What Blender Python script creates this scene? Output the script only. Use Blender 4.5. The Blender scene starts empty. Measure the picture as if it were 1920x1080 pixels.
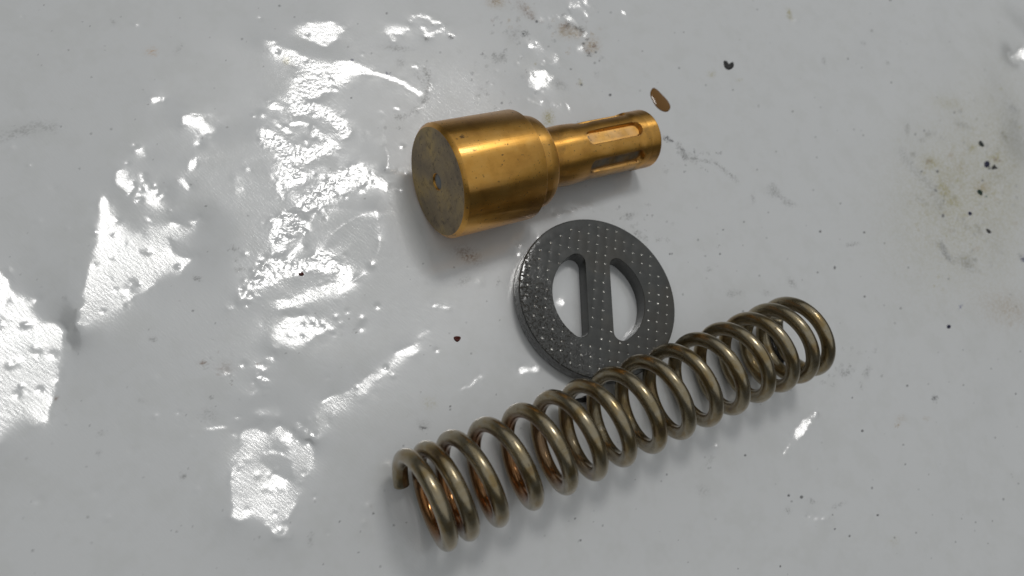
import bpy, bmesh, math, random
import numpy as np
from mathutils import Vector, Matrix
from mathutils.geometry import delaunay_2d_cdt

SC = bpy.context.scene
COL = SC.collection
MM = 0.001                      # everything below is measured in millimetres
rng = np.random.default_rng(7)
random.seed(7)

# ------------------------------------------------------------------ camera
F_PX, TILT, ROLL, DIST = 1424.09, 0.4752, 0.7588, 132.33
cam_d = bpy.data.cameras.new('camera')
cam_o = bpy.data.objects.new('camera', cam_d)
COL.objects.link(cam_o)
SC.camera = cam_o
CR = Matrix.Rotation(TILT, 3, 'X') @ Matrix.Rotation(ROLL, 3, 'Z')
CO = CR @ Vector((0, 0, DIST))
cam_o.matrix_world = Matrix.Translation(CO * MM) @ CR.to_4x4()
cam_d.sensor_fit = 'HORIZONTAL'
cam_d.sensor_width = 36.0
cam_d.lens = 36.0 * F_PX / 1920.0
cam_d.clip_start = 0.002
cam_d.clip_end = 50.0
cam_d.dof.use_dof = True
cam_d.dof.focus_distance = 0.124
cam_d.dof.aperture_fstop = 22.0

SC.render.engine = 'CYCLES'
SC.view_settings.view_transform = 'Standard'
SC.view_settings.look = 'None'
SC.view_settings.exposure = 0.0
SC.view_settings.gamma = 1.0
SC.cycles.max_bounces = 8
SC.cycles.use_denoising = True

# ------------------------------------------------------------------ room light
world = bpy.data.worlds.new('World')
SC.world = world
world.use_nodes = True
bg = world.node_tree.nodes['Background']
bg.inputs['Color'].default_value = (0.93, 0.98, 1.0, 1)
bg.inputs['Strength'].default_value = 0.055


def lamp(name, az, el, dist, sx, sy, radiance, color, roll=0.0):
    d = bpy.data.lights.new(name, 'AREA')
    d.shape = 'RECTANGLE'
    d.size, d.size_y = sx, sy
    d.energy = radiance * math.pi * sx * sy
    d.color = color
    o = bpy.data.objects.new(name, d)
    COL.objects.link(o)
    a, e = math.radians(az), math.radians(el)
    v = Vector((math.cos(a) * math.cos(e), math.sin(a) * math.cos(e), math.sin(e)))
    o.location = v * dist
    o.rotation_euler = (v.to_track_quat('Z', 'Y') @ Matrix.Rotation(roll, 3, 'Z').to_quaternion()).to_euler()
    return o, v


KEY_AZ, KEY_EL = 122.0, 63.0
_, KEYV = lamp('ceiling_lamp', KEY_AZ, KEY_EL, 1.3, 0.255, 0.21, 17.5, (1.0, 0.985, 0.96), 0.35)
lamp('lit_ceiling', 110.0, 80.0, 1.45, 4.2, 4.2, 0.44, (0.97, 0.99, 1.0), 0.35)

# ------------------------------------------------------------------ helpers
cR = np.array(CR)
cO = np.array(CO)


def unproject(px, py, z=0.0):
    px, py = np.asarray(px, float), np.asarray(py, float)
    v = np.stack([(px - 960) / F_PX, -(py - 540) / F_PX, -np.ones_like(px)], -1) @ cR.T
    t = (z - cO[2]) / v[..., 2]
    return cO + v * t[..., None]


def to_pixel(P):
    q = (P - cO) @ cR
    return 960 + F_PX * q[..., 0] / -q[..., 2], 540 - F_PX * q[..., 1] / -q[..., 2]


def link_mesh(name, me, mat, parent=None, smooth=True):
    o = bpy.data.objects.new(name, me)
    COL.objects.link(o)
    if mat:
        me.materials.append(mat)
    if parent:
        o.parent = parent
    if smooth:
        me.polygons.foreach_set('use_smooth', [True] * len(me.polygons))
    return o


def mesh_np(name, verts, quads):
    me = bpy.data.meshes.new(name)
    n, f = len(verts), len(quads)
    k = quads.shape[1]
    me.vertices.add(n)
    me.vertices.foreach_set('co', np.asarray(verts, np.float32).ravel())
    me.loops.add(f * k)
    me.loops.foreach_set('vertex_index', np.asarray(quads, np.int32).ravel())
    me.polygons.add(f)
    me.polygons.foreach_set('loop_start', np.arange(0, f * k, k, dtype=np.int32))
    me.polygons.foreach_set('loop_total', np.full(f, k, np.int32))
    me.update(calc_edges=True)
    me.validate()
    return me


def tag(o, label, cat, group=None):
    o['label'] = label
    o['category'] = cat
    if group:
        o['group'] = group
    return o


class NT:
    """tiny node-tree writer"""
    def __init__(self, name):
        self.m = bpy.data.materials.new(name)
        self.m.use_nodes = True
        self.t = self.m.node_tree
        self.b = self.t.nodes['Principled BSDF']

    def n(self, kind, **kw):
        x = self.t.nodes.new(kind)
        for k, v in kw.items():
            if k.startswith('i_'):
                x.inputs[k[2:].replace('_', ' ')].default_value = v
            else:
                setattr(x, k, v)
        return x

    def l(self, a, b):
        self.t.links.new(a, b)

    def ramp(self, fac, stops):
        r = self.n('ShaderNodeValToRGB')
        e = r.color_ramp.elements
        while len(e) < len(stops):
            e.new(0.5)
        for i, (p, c) in enumerate(stops):
            e[i].position = p
            e[i].color = (*c, 1) if len(c) == 3 else c
        self.l(fac, r.inputs['Fac'])
        return r.outputs['Color']

    def noise(self, vec, scale, detail=4, rough=0.55):
        x = self.n('ShaderNodeTexNoise')
        x.inputs['Scale'].default_value = scale
        x.inputs['Detail'].default_value = detail
        x.inputs['Roughness'].default_value = rough
        if vec is not None:
            self.l(vec, x.inputs['Vector'])
        return x.outputs['Fac']

    def mapping(self, vec, scale=(1, 1, 1), rot=(0, 0, 0)):
        x = self.n('ShaderNodeMapping')
        x.inputs['Scale'].default_value = scale
        x.inputs['Rotation'].default_value = rot
        self.l(vec, x.inputs['Vector'])
        return x.outputs['Vector']

    def mix(self, fac, a, b, mode='MIX'):
        x = self.n('ShaderNodeMix', data_type='RGBA', blend_type=mode)
        for s, v in ((x.inputs[0], fac), (x.inputs[6], a), (x.inputs[7], b)):
            if isinstance(v, (int, float)):
                s.default_value = v
            elif isinstance(v, tuple):
                s.default_value = (*v, 1)
            else:
                self.l(v, s)
        return x.outputs[2]

    def math(self, op, a, b=None, c=None):
        x = self.n('ShaderNodeMath', operation=op)
        for i, v in enumerate((a, b, c)):
            if v is None:
                continue
            if isinstance(v, (int, float)):
                x.inputs[i].default_value = v
            else:
                self.l(v, x.inputs[i])
        return x.outputs[0]

    def bump(self, h, dist, strength=1.0, normal=None):
        x = self.n('ShaderNodeBump')
        x.inputs['Strength'].default_value = strength
        x.inputs['Distance'].default_value = dist
        self.l(h, x.inputs['Height'])
        if normal is not None:
            self.l(normal, x.inputs['Normal'])
        return x.outputs['Normal']

    def set(self, **kw):
        for k, v in kw.items():
            s = self.b.inputs[k.replace('_', ' ')]
            if isinstance(v, (int, float)):
                s.default_value = v
            elif isinstance(v, tuple):
                s.default_value = (*v, 1) if len(v) == 3 else v
            else:
                self.l(v, s)
        return self.m

    def obj(self):
        return self.n('ShaderNodeTexCoord').outputs['Object']

    def attr(self, name):
        return self.n('ShaderNodeAttribute', attribute_name=name)


# ------------------------------------------------------------------ the plastic sheet: crumples, folds and dirt
# Grid laid along the table; creases stand where the photograph shows them.
AX = math.atan2(cR[1, 0], cR[0, 0])
ex = np.array([math.cos(AX), math.sin(AX)])
ey = np.array([-ex[1], ex[0]])
corn = unproject([0, 1920, 1920, 0], [0, 0, 1080, 1080])[:, :2]
cl = np.stack([corn @ ex, corn @ ey], -1)
lo, hi = cl.min(0) - 7, cl.max(0) + 7
STEP = 0.165
NX = int(math.ceil((hi[0] - lo[0]) / STEP / 8) * 8)
NY = int(math.ceil((hi[1] - lo[1]) / STEP / 8) * 8)


def grf(ny, nx, step, wl, seed, aniso=None):
    """smooth random field of wavelength about wl mm, unit variance"""
    r = np.random.default_rng(seed)
    w = np.fft.rfft2(r.standard_normal((ny, nx)))
    ky = np.fft.fftfreq(ny, step)[:, None]
    kx = np.fft.rfftfreq(nx, step)[None]
    if aniso:
        a, s = aniso
        k1 = (kx * math.cos(a) + ky * math.sin(a)) * s
        k2 = -kx * math.sin(a) + ky * math.cos(a)
    else:
        k1, k2 = kx, ky
    f = np.exp(-((k1 * wl) ** 2 + (k2 * wl) ** 2) / 2)
    g = np.fft.irfft2(w * f, s=(ny, nx))
    return (g - g.mean()) / g.std()


def grid(step, nx, ny):
    X = lo[0] + np.arange(nx) * step
    Y = lo[1] + np.arange(ny) * step
    X, Y = np.meshgrid(X, Y)
    P = np.stack([X * ex[0] + Y * ey[0], X * ex[1] + Y * ey[1], np.zeros_like(X)], -1)
    return P


def inside(px, py, poly):
    poly = np.asarray(poly, float)
    x0, y0 = poly.min(0) - 1
    x1, y1 = poly.max(0) + 1
    sel = np.nonzero((px > x0) & (px < x1) & (py > y0) & (py < y1))
    x, y = px[sel], py[sel]
    c = np.zeros(len(x), bool)
    j = len(poly) - 1
    for i in range(len(poly)):
        xi, yi = poly[i]
        xj, yj = poly[j]
        if yi != yj:
            c ^= ((yi > y) != (yj > y)) & (x < (xj - xi) * (y - yi) / (yj - yi) + xi)
        j = i
    return sel, c


def seg_dist(px, py, pts, pad):
    pts = np.asarray(pts, float)
    x0, y0 = pts.min(0) - pad
    x1, y1 = pts.max(0) + pad
    sel = np.nonzero((px > x0) & (px < x1) & (py > y0) & (py < y1))
    x, y = px[sel], py[sel]
    d = np.full(len(x), 1e9)
    for (ax, ay), (bx, by) in zip(pts[:-1], pts[1:]):
        L2 = (bx - ax) ** 2 + (by - ay) ** 2 + 1e-9
        t = np.clip(((x - ax) * (bx - ax) + (y - ay) * (by - ay)) / L2, 0, 1)
        d = np.minimum(d, np.hypot(x - ax - t * (bx - ax), y - ay - t * (by - ay)))
    return sel, d


# facets of the crumpled film that face the lamp (outlines on the table, given by where they appear)
FACETS = [
    [(552,62),(562,50),(585,45),(612,42),(630,50),(650,57),(628,66),(632,74),(600,79),(575,73),(560,68)],
    [(490,80),(500,75),(520,90),(560,103),(600,114),(640,117),(662,115),(680,124),(675,137),(655,140),(648,150),(625,160),(612,165),(595,180),(585,185),(570,180),(560,186),(550,172),(545,160),(560,150),(565,140),(560,130),(548,120),(530,110),(520,105),(510,95)],
    [(540,172),(560,180),(575,195),(590,198),(610,200),(630,213),(648,235),(656,258),(640,250),(625,228),(600,212),(575,207),(555,215),(548,200)],
    [(722,52),(735,48),(750,52),(762,50),(770,56),(762,62),(745,60),(732,64),(725,58)],
    [(485,240),(510,250),(530,262),(545,280),(565,290),(600,275),(635,270),(620,281),(592,292),(570,302),(558,306),(548,300),(535,285),(510,275),(490,258)],
    [(505,196),(515,192),(526,196),(530,204),(524,209),(520,203),(514,204),(516,209),(507,206)],
    [(655,320),(672,308),(684,292),(678,316),(690,328),(722,338),(720,358),(690,348),(660,350),(630,362),(600,380),(575,392),(556,388),(590,360),(620,340)],
    [(508,412),(535,410),(550,400),(562,408),(574,430),(555,436),(540,445),(528,458),(515,455),(505,440),(512,425)],
    [(510,468),(525,462),(538,470),(530,480),(512,476)],
    [(452,555),(470,530),(485,515),(497,500),(505,485),(515,490),(520,498),(545,495),(580,490),(592,480),(598,472),(612,470),(622,480),(625,495),(645,505),(655,500),(662,520),(650,537),(640,540),(635,515),(610,508),(590,500),(570,505),(545,512),(520,525),(500,530),(485,538),(470,560),(455,565)],
    [(650,528),(648,545),(620,548),(590,560),(560,572),(545,578),(520,577),(512,570),(525,565),(550,562),(570,555),(600,540),(630,535)],
    [(540,595),(555,600),(575,595),(600,600),(618,608),(612,618),(590,628),(575,640),(560,650),(545,662),(530,672),(538,660),(545,650),(535,640),(525,655),(515,645),(510,630),(520,610),(528,600)],
    [(524,668),(505,671),(490,678),(478,693),(488,700),(496,686),(510,677)],
    [(483,705),(495,708),(500,725),(488,722)],
    [(465,730),(478,725),(482,735),(472,748),(465,742)],
    [(480,768),(500,762),(520,765),(522,778),(500,776),(488,775)],
    [(490,878),(510,885),(530,898),(545,905),(555,913),(560,925),(553,945),(545,965),(540,970),(525,975),(518,985),(540,990),(543,1000),(530,1006),(515,1002),(500,985),(480,975),(450,975),(430,968),(425,975),(435,960),(440,945),(435,930),(440,910),(435,905),(445,890),(440,880)],
    [(462,796),(475,805),(495,808),(505,820),(498,840),(490,860),(480,880),(485,886),(455,895),(438,907),(440,885),(450,860),(452,840),(458,822)],
    [(505,806),(530,799),(545,804),(562,825),(585,838),(590,850),(580,875),(570,895),(562,908),(552,905),(555,885),(550,860),(545,840),(530,825),(510,820)],
    [(600,790),(598,770),(602,755),(625,745),(655,735),(675,715),(690,708),(702,714),(690,730),(665,745),(645,755),(630,770),(615,785),(612,800),(600,825),(590,830),(592,810)],
    [(690,708),(715,690),(740,670),(765,650),(785,640),(792,645),(765,667),(740,688),(715,706),(700,716)],
    [(780,633),(795,620),(810,613),(797,629),(786,635)],
    [(550,795),(565,791),(572,800),(586,815),(580,826),(574,812),(564,800),(556,806)],
    [(190,370),(200,372),(215,385),(220,400),(210,405),(225,420),(250,440),(275,445),(290,435),(300,432),(315,445),(320,465),(330,480),(320,500),(300,518),(290,530),(270,545),(240,560),(215,580),(190,597),(175,615),(160,630),(152,626),(148,612),(152,590),(150,570),(160,530),(170,490),(178,460),(180,420),(185,390)],
    [(300,436),(320,443),(345,440),(370,431),(378,426),(350,424),(325,417),(300,422)],
    [(320,482),(345,480),(378,486),(360,494),(330,508),(316,500)],
    [(235,322),(250,345),(264,352),(285,350),(300,362),(312,380),(308,390),(295,386),(280,382),(265,374),(258,362),(246,362),(236,354),(222,345),(215,330),(225,322)],
    [(355,212),(375,222),(390,232),(398,240),(408,246),(395,254),(380,246),(365,240),(350,233),(338,225)],
    [(250,278),(262,275),(275,290),(270,297),(258,290)],
    [(368,290),(365,310),(352,320),(355,300)], [(375,292),(387,286),(380,297)],
    [(330,338),(345,335),(355,345),(352,352),(342,348)],
    [(352,418),(360,410),(372,408),(377,419),(368,416)],
    [(265,402),(280,408),(275,415)], [(262,428),(272,432),(268,436)],
    [(455,308),(468,315),(475,325),(462,321)], [(443,350),(460,353),(450,360)],
    [(280,188),(300,182),(305,187),(290,193)], [(158,259),(165,258),(166,262),(159,263)],
    [(-20,545),(0,560),(20,575),(35,570),(60,575),(75,590),(100,600),(120,620),(130,640),(125,660),(115,680),(105,700),(102,730),(95,760),(85,790),(70,798),(60,780),(45,775),(30,790),(20,812),(0,832),(-40,850)],
    [(-20,505),(0,515),(12,525),(20,540),(0,546),(-20,540)], [(0,555),(30,546),(60,553),(78,566),(50,566),(20,562)],
    [(18,500),(36,502),(30,511)],
    [(994,140),(1012,133),(1036,137),(1027,155),(1008,166),(990,160)],
    [(983,86),(1000,79),(1014,84),(1000,90)],
    [(1529,766),(1512,783),(1500,800),(1486,823),(1493,829),(1504,812),(1518,792)],
    [(969,692),(990,689),(1022,694),(1005,698),(975,699)],
    [(1902,103),(1925,90),(1925,110)], [(-5,933),(5,940),(-5,947)],
    [(1037,559),(1062,566),(1050,572),(1040,568)],
]
CREASES = [  # thin ridges: points, width
    ([(675,128),(700,137),(730,145),(755,155),(775,168),(788,176)], 6),
    ([(770,40),(775,32),(790,29),(800,33),(812,41),(825,43)], 4.5),
    ([(832,50),(828,58),(815,63),(800,66),(797,58),(790,50)], 4.5),
    ([(735,64),(738,74)], 5), ([(776,123),(781,128)], 5), ([(740,203),(745,206)], 5),
    ([(515,228),(530,242),(546,250)], 5), ([(590,240),(605,260),(625,268),(634,276)], 7),
    ([(545,235),(560,228),(575,233)], 5),
    ([(520,293),(540,308),(560,325),(572,335),(550,343),(528,333),(521,328)], 8),
    ([(522,345),(531,372)], 5), ([(495,853),(515,845),(542,857)], 3.5),
    ([(388,803),(400,804),(412,800),(425,802)], 4.5), ([(437,814),(441,818)], 6), ([(451,818),(455,819)], 6),
    ([(440,785),(448,784)], 5), ([(420,702),(428,698)], 4),
    ([(430,578),(442,572)], 5), ([(480,553),(488,556)], 4),
    ([(1008,38),(1030,36),(1045,30),(1060,30),(1075,36),(1080,46)], 3.5),
    ([(1080,8),(1095,4),(1107,13)], 4), ([(1066,10),(1088,13)], 4), ([(1096,22),(1101,31)], 3.5),
    ([(1018,121),(1036,118),(1045,112),(1042,102)], 3.2),
    ([(993,187),(1010,195),(1023,189)], 3.2), ([(1034,197),(1056,197)], 2.6), ([(1061,195),(1068,203)], 3),
    ([(1083,69),(1097,68),(1097,60)], 3.5), ([(1080,95),(1095,88)], 3),
    ([(1482,832),(1475,845),(1469,852)], 3.5), ([(1518,967),(1535,973),(1550,968)], 3.6),
    ([(1337,836),(1343,834)], 5), ([(812,572),(840,578)], 3.6),
    ([(868,728),(880,726),(890,716),(901,702),(903,710)], 3), ([(1040,398),(1052,402)], 4),
    ([(972,456),(976,462)], 4), ([(1008,448),(1013,444)], 4), ([(1060,396),(1090,388),(1110,390)], 2.6),
    ([(975,482),(972,476)], 4), ([(1166,22),(1172,24)], 3), ([(1486,36),(1494,38)], 3),
    ([(842,63),(852,68)], 3), ([(808,160),(803,172)], 3.5), ([(795,195),(782,208)], 3),
]

tL = KEYV


def need_slope(P):
    v = cO - P
    v /= np.linalg.norm(v, axis=-1, keepdims=True)
    l = np.array(tL) * 1300 - P
    l /= np.linalg.norm(l, axis=-1, keepdims=True)
    h = v + l
    s = -h[..., :2] / h[..., 2:3]
    return s @ ex, s @ ey


def build_mask(P, step, ny, nx):
    px, py = to_pixel(P)
    wx = (grf(ny, nx, step, 1.3, 11) * 3.2 + grf(ny, nx, step, 0.45, 12) * 1.7)
    wy = (grf(ny, nx, step, 1.3, 13) * 3.2 + grf(ny, nx, step, 0.45, 14) * 1.7)
    qx, qy = px + wx, py + wy
    m = np.zeros((ny, nx), bool)
    for f in FACETS:
        sel, c = inside(qx, qy, f)
        m[sel] |= c
    # the facets run a little past their bright cores
    ky = np.fft.fftfreq(ny, step)[:, None]
    kx = np.fft.rfftfreq(nx, step)[None]
    m = np.fft.irfft2(np.fft.rfft2(m.astype(float)) * np.exp(-2 * (np.pi * 0.3) ** 2 * (kx ** 2 + ky ** 2)), s=(ny, nx)) > 0.33
    # dimples left inside the facets
    qx, qy = px + wx * 0.45, py + wy * 0.45
    for (hx, hy, hr) in [(253,356,6),(5,602,12),(476,795,4),(57,655,9),(525,845,0),(449,880,5),(460,925,5),(600,480,6),(548,150,6),(700,342,4),(262,470,4),(236,455,3),(210,520,4)]:
        if hr:
            m &= ~((qx - hx) ** 2 + (qy - hy) ** 2 < hr * hr)
    m &= ~((((qx - 522) / 22) ** 2 + ((qy - 850) / 26) ** 2) < 1)
    for pts, w in CREASES:
        sel, d = seg_dist(qx, qy, pts, w + 2)
        m[sel] |= d < w * 0.5
    return m, px, py


def solve(step, nx, ny, m, g, h0, iters, rin, rout, calm, relax=1.5, blur=0.0):
    ky = 2 * np.pi * np.fft.fftfreq(ny, step)[:, None]
    kx = 2 * np.pi * np.fft.rfftfreq(nx, step)[None]
    den = kx ** 2 + ky ** 2 + (1 / 16.0) ** 2
    H = np.fft.rfft2(h0)
    soft_ = np.exp(-(kx ** 2 + ky ** 2) * blur ** 2 / 2)
    gx, gy = g
    for it in range(iters):
        sx = np.fft.irfft2(1j * kx * H, s=(ny, nx))
        sy = np.fft.irfft2(1j * ky * H, s=(ny, nx))
        dx, dy = sx - gx, sy - gy
        r = np.hypot(dx, dy) + 1e-6
        k = np.where(m, np.minimum(1, rin / r), np.maximum(1, rout / r))
        tx, ty = gx + dx * k, gy + dy * k
        # away from the creases the film settles flat and smooth
        if blur and it < iters - 12:
            bx = np.fft.irfft2(np.fft.rfft2(tx) * soft_, s=(ny, nx))
            by = np.fft.irfft2(np.fft.rfft2(ty) * soft_, s=(ny, nx))
            dx, dy = bx - gx, by - gy
            r2_ = np.hypot(dx, dy) + 1e-6
            k = np.maximum(1, rout / r2_)
            tx = np.where(m, tx, gx + dx * k)
            ty = np.where(m, ty, gy + dy * k)
        tx = np.where(m, tx, tx * calm)
        ty = np.where(m, ty, ty * calm)
        px, py = sx + relax * (tx - sx), sy + relax * (ty - sy)
        H = (-1j * kx * np.fft.rfft2(px) - 1j * ky * np.fft.rfft2(py)) / den
    return np.fft.irfft2(H, s=(ny, nx)), (np.abs(r[m]) < rin * 1.6).mean(), (r[~m] < 0.05).mean()


def fade(m, step, wide, near_, far_):
    ny, nx = m.shape
    ky = np.fft.fftfreq(ny, step)[:, None]
    kx = np.fft.rfftfreq(nx, step)[None]
    b = np.fft.irfft2(np.fft.rfft2(m.astype(float)) * np.exp(-2 * (np.pi * wide) ** 2 * (kx ** 2 + ky ** 2)), s=(ny, nx))
    # one side of a fold is sharp, the other rolls off slowly
    soft_side = np.clip(0.5 + 0.9 * grf(ny, nx, step, 3.5, 51), 0, 1)
    b = np.clip(b * 2.4, 0, 1) * soft_side
    return far_ + (near_ - far_) * b


# coarse pass
c_step, c_nx, c_ny = STEP * 2, NX // 2, NY // 2
Pc = grid(c_step, c_nx, c_ny)
mc, cpx, cpy = build_mask(Pc, c_step, c_ny, c_nx)
near = np.clip((760 - cpx) / 260, 0, 1)
calm_c = 1.0 - 0.05 * (1 - near)
h = grf(c_ny, c_nx, c_step, 15.0, 3) * 0.30 + grf(c_ny, c_nx, c_step, 4.0, 4) * 0.012
base_c = h.copy()
h, fin, fout = solve(c_step, c_nx, c_ny, mc, need_slope(Pc), h, 150, 0.042, fade(mc, c_step, 2.0, 0.048, 0.128), calm_c, blur=0.8)
print('sheet coarse: facing %.2f  stray %.2f  range %.2f..%.2f' % (fin, fout, h.min(), h.max()))
# fine pass (bilinear up-sampling, then the edges are sharpened)
P = grid(STEP, NX, NY)
m, spx, spy = build_mask(P, STEP, NY, NX)
hf = np.zeros((NY, NX))
hp = np.pad(h, ((0, 1), (0, 1)), mode='wrap')
hf[0::2, 0::2] = h
hf[1::2, 0::2] = (hp[:-1, :-1] + hp[1:, :-1]) / 2
hf[0::2, 1::2] = (hp[:-1, :-1] + hp[:-1, 1:]) / 2
hf[1::2, 1::2] = (hp[:-1, :-1] + hp[1:, :-1] + hp[:-1, 1:] + hp[1:, 1:]) / 4
nearf = np.clip((760 - spx) / 260, 0, 1)
hf, fin, fout = solve(STEP, NX, NY, m, need_slope(P), hf, 14, 0.045, fade(m, STEP, 2.0, 0.046, 0.112), 1.0 - 0.01 * (1 - nearf))
print('sheet fine: facing %.2f  stray %.2f' % (fin, fout), NX, NY)

# some folds are rolled rather than creased
def gblur(a, sig):
    ky = np.fft.fftfreq(NY, STEP)[:, None]
    kx = np.fft.rfftfreq(NX, STEP)[None]
    return np.fft.irfft2(np.fft.rfft2(a) * np.exp(-2 * (np.pi * sig) ** 2 * (kx ** 2 + ky ** 2)), s=(NY, NX))


roll = np.clip(0.45 + 0.8 * grf(NY, NX, STEP, 4.5, 71), 0, 1)
crinkle = np.exp(-(((spx - 570) / 110) ** 2 + ((spy - 360) / 190) ** 2))
roll *= 1 - 0.75 * crinkle
keep = np.zeros((NY, NX))
for pts, w in CREASES + [([(1529, 766), (1505, 795), (1488, 828)], 14), ([(970, 691), (1022, 695)], 10), ([(480, 800), (520, 830), (575, 830), (585, 860), (560, 900)], 30), ([(470, 810), (500, 820), (480, 860)], 20)]:
    sel, d = seg_dist(spx, spy, pts, w * 1.6 + 14)
    keep[sel] = np.maximum(keep[sel], np.clip(1.6 - d / (w * 0.8 + 6), 0, 1))
roll *= 1 - 0.85 * gblur(keep, 0.3)
hf = hf * (1 - roll) + gblur(hf, 0.66) * roll
hf = gblur(hf, 0.10)
# hard little crinkles where the film was crushed
hf += 0.030 * crinkle * (np.abs(grf(NY, NX, STEP, 0.55, 73)) - np.abs(grf(NY, NX, STEP, 0.9, 74))) * gblur(m.astype(float), 0.8)

# broad soft folds in the bare film at right
fold = grf(NY, NX, STEP, 24.0, 61, (0.9, 1.4)) * 0.15
fw = np.clip((spx - 1380) / 240, 0, 1) * np.clip(np.hypot((spx - 1300) / 420, (spy - 700) / 260) - 0.75, 0, 1)
fw = np.maximum(fw, np.clip((spx - 1000) / 200, 0, 1) * np.clip((130 - spy) / 130, 0, 1) * 0.7)
fw = np.maximum(fw, np.clip((spx - 950) / 250, 0, 1) * np.clip((spy - 960) / 100, 0, 1) * 0.7)
hf += fold * fw

# little pimples and grains under the film
r2 = np.random.default_rng(21)


def pimple(px_, py_, rad, hh):
    c = unproject(px_, py_)[:2]
    i = (c @ ex - lo[0]) / STEP
    j = (c @ ey - lo[1]) / STEP
    k = int(rad * 3 / STEP) + 2
    i0, j0 = int(i), int(j)
    if i0 - k < 0 or j0 - k < 0 or i0 + k >= NX or j0 + k >= NY:
        return
    yy, xx = np.mgrid[j0 - k:j0 + k + 1, i0 - k:i0 + k + 1]
    d2 = ((xx - i) ** 2 + (yy - j) ** 2) * STEP ** 2
    hf[j0 - k:j0 + k + 1, i0 - k:i0 + k + 1] += hh * np.exp(-d2 / (2 * rad * rad))


for _ in range(75):
    pimple(r2.uniform(20, 860), r2.uniform(20, 1000), r2.uniform(0.22, 0.5), r2.choice([-1, 1]) * r2.uniform(0.02, 0.09))
for _ in range(60):
    pimple(r2.uniform(860, 1900), r2.uniform(20, 1060), r2.uniform(0.25, 0.6), r2.uniform(0.01, 0.035))
for cx_, cy_, sx_, sy_, n_ in ((535, 430, 22, 25, 14), (570, 490, 45, 14, 12), (620, 340, 45, 14, 12), (565, 810, 12, 10, 25), (488, 715, 10, 16, 20),
                              (545, 265, 40, 25, 12), (200, 500, 60, 60, 14), (500, 930, 45, 35, 12), (60, 680, 45, 60, 14), (600, 140, 50, 20, 10), (280, 360, 25, 15, 20), (1010, 140, 40, 40, 25), (590, 610, 30, 20, 15)):
    for _ in range(n_):
        pimple(r2.normal(cx_, sx_), r2.normal(cy_, sy_), r2.uniform(0.18, 0.36), r2.choice([-1, 1]) * r2.uniform(0.012, 0.055))
for _ in range(36):
    t = r2.uniform(0, 1)
    pimple(590 - 150 * t + r2.normal(0, 14), 380 + 190 * t + r2.normal(0, 10), r2.uniform(0.2, 0.4), r2.choice([-1, 1]) * r2.uniform(0.03, 0.09))

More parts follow.
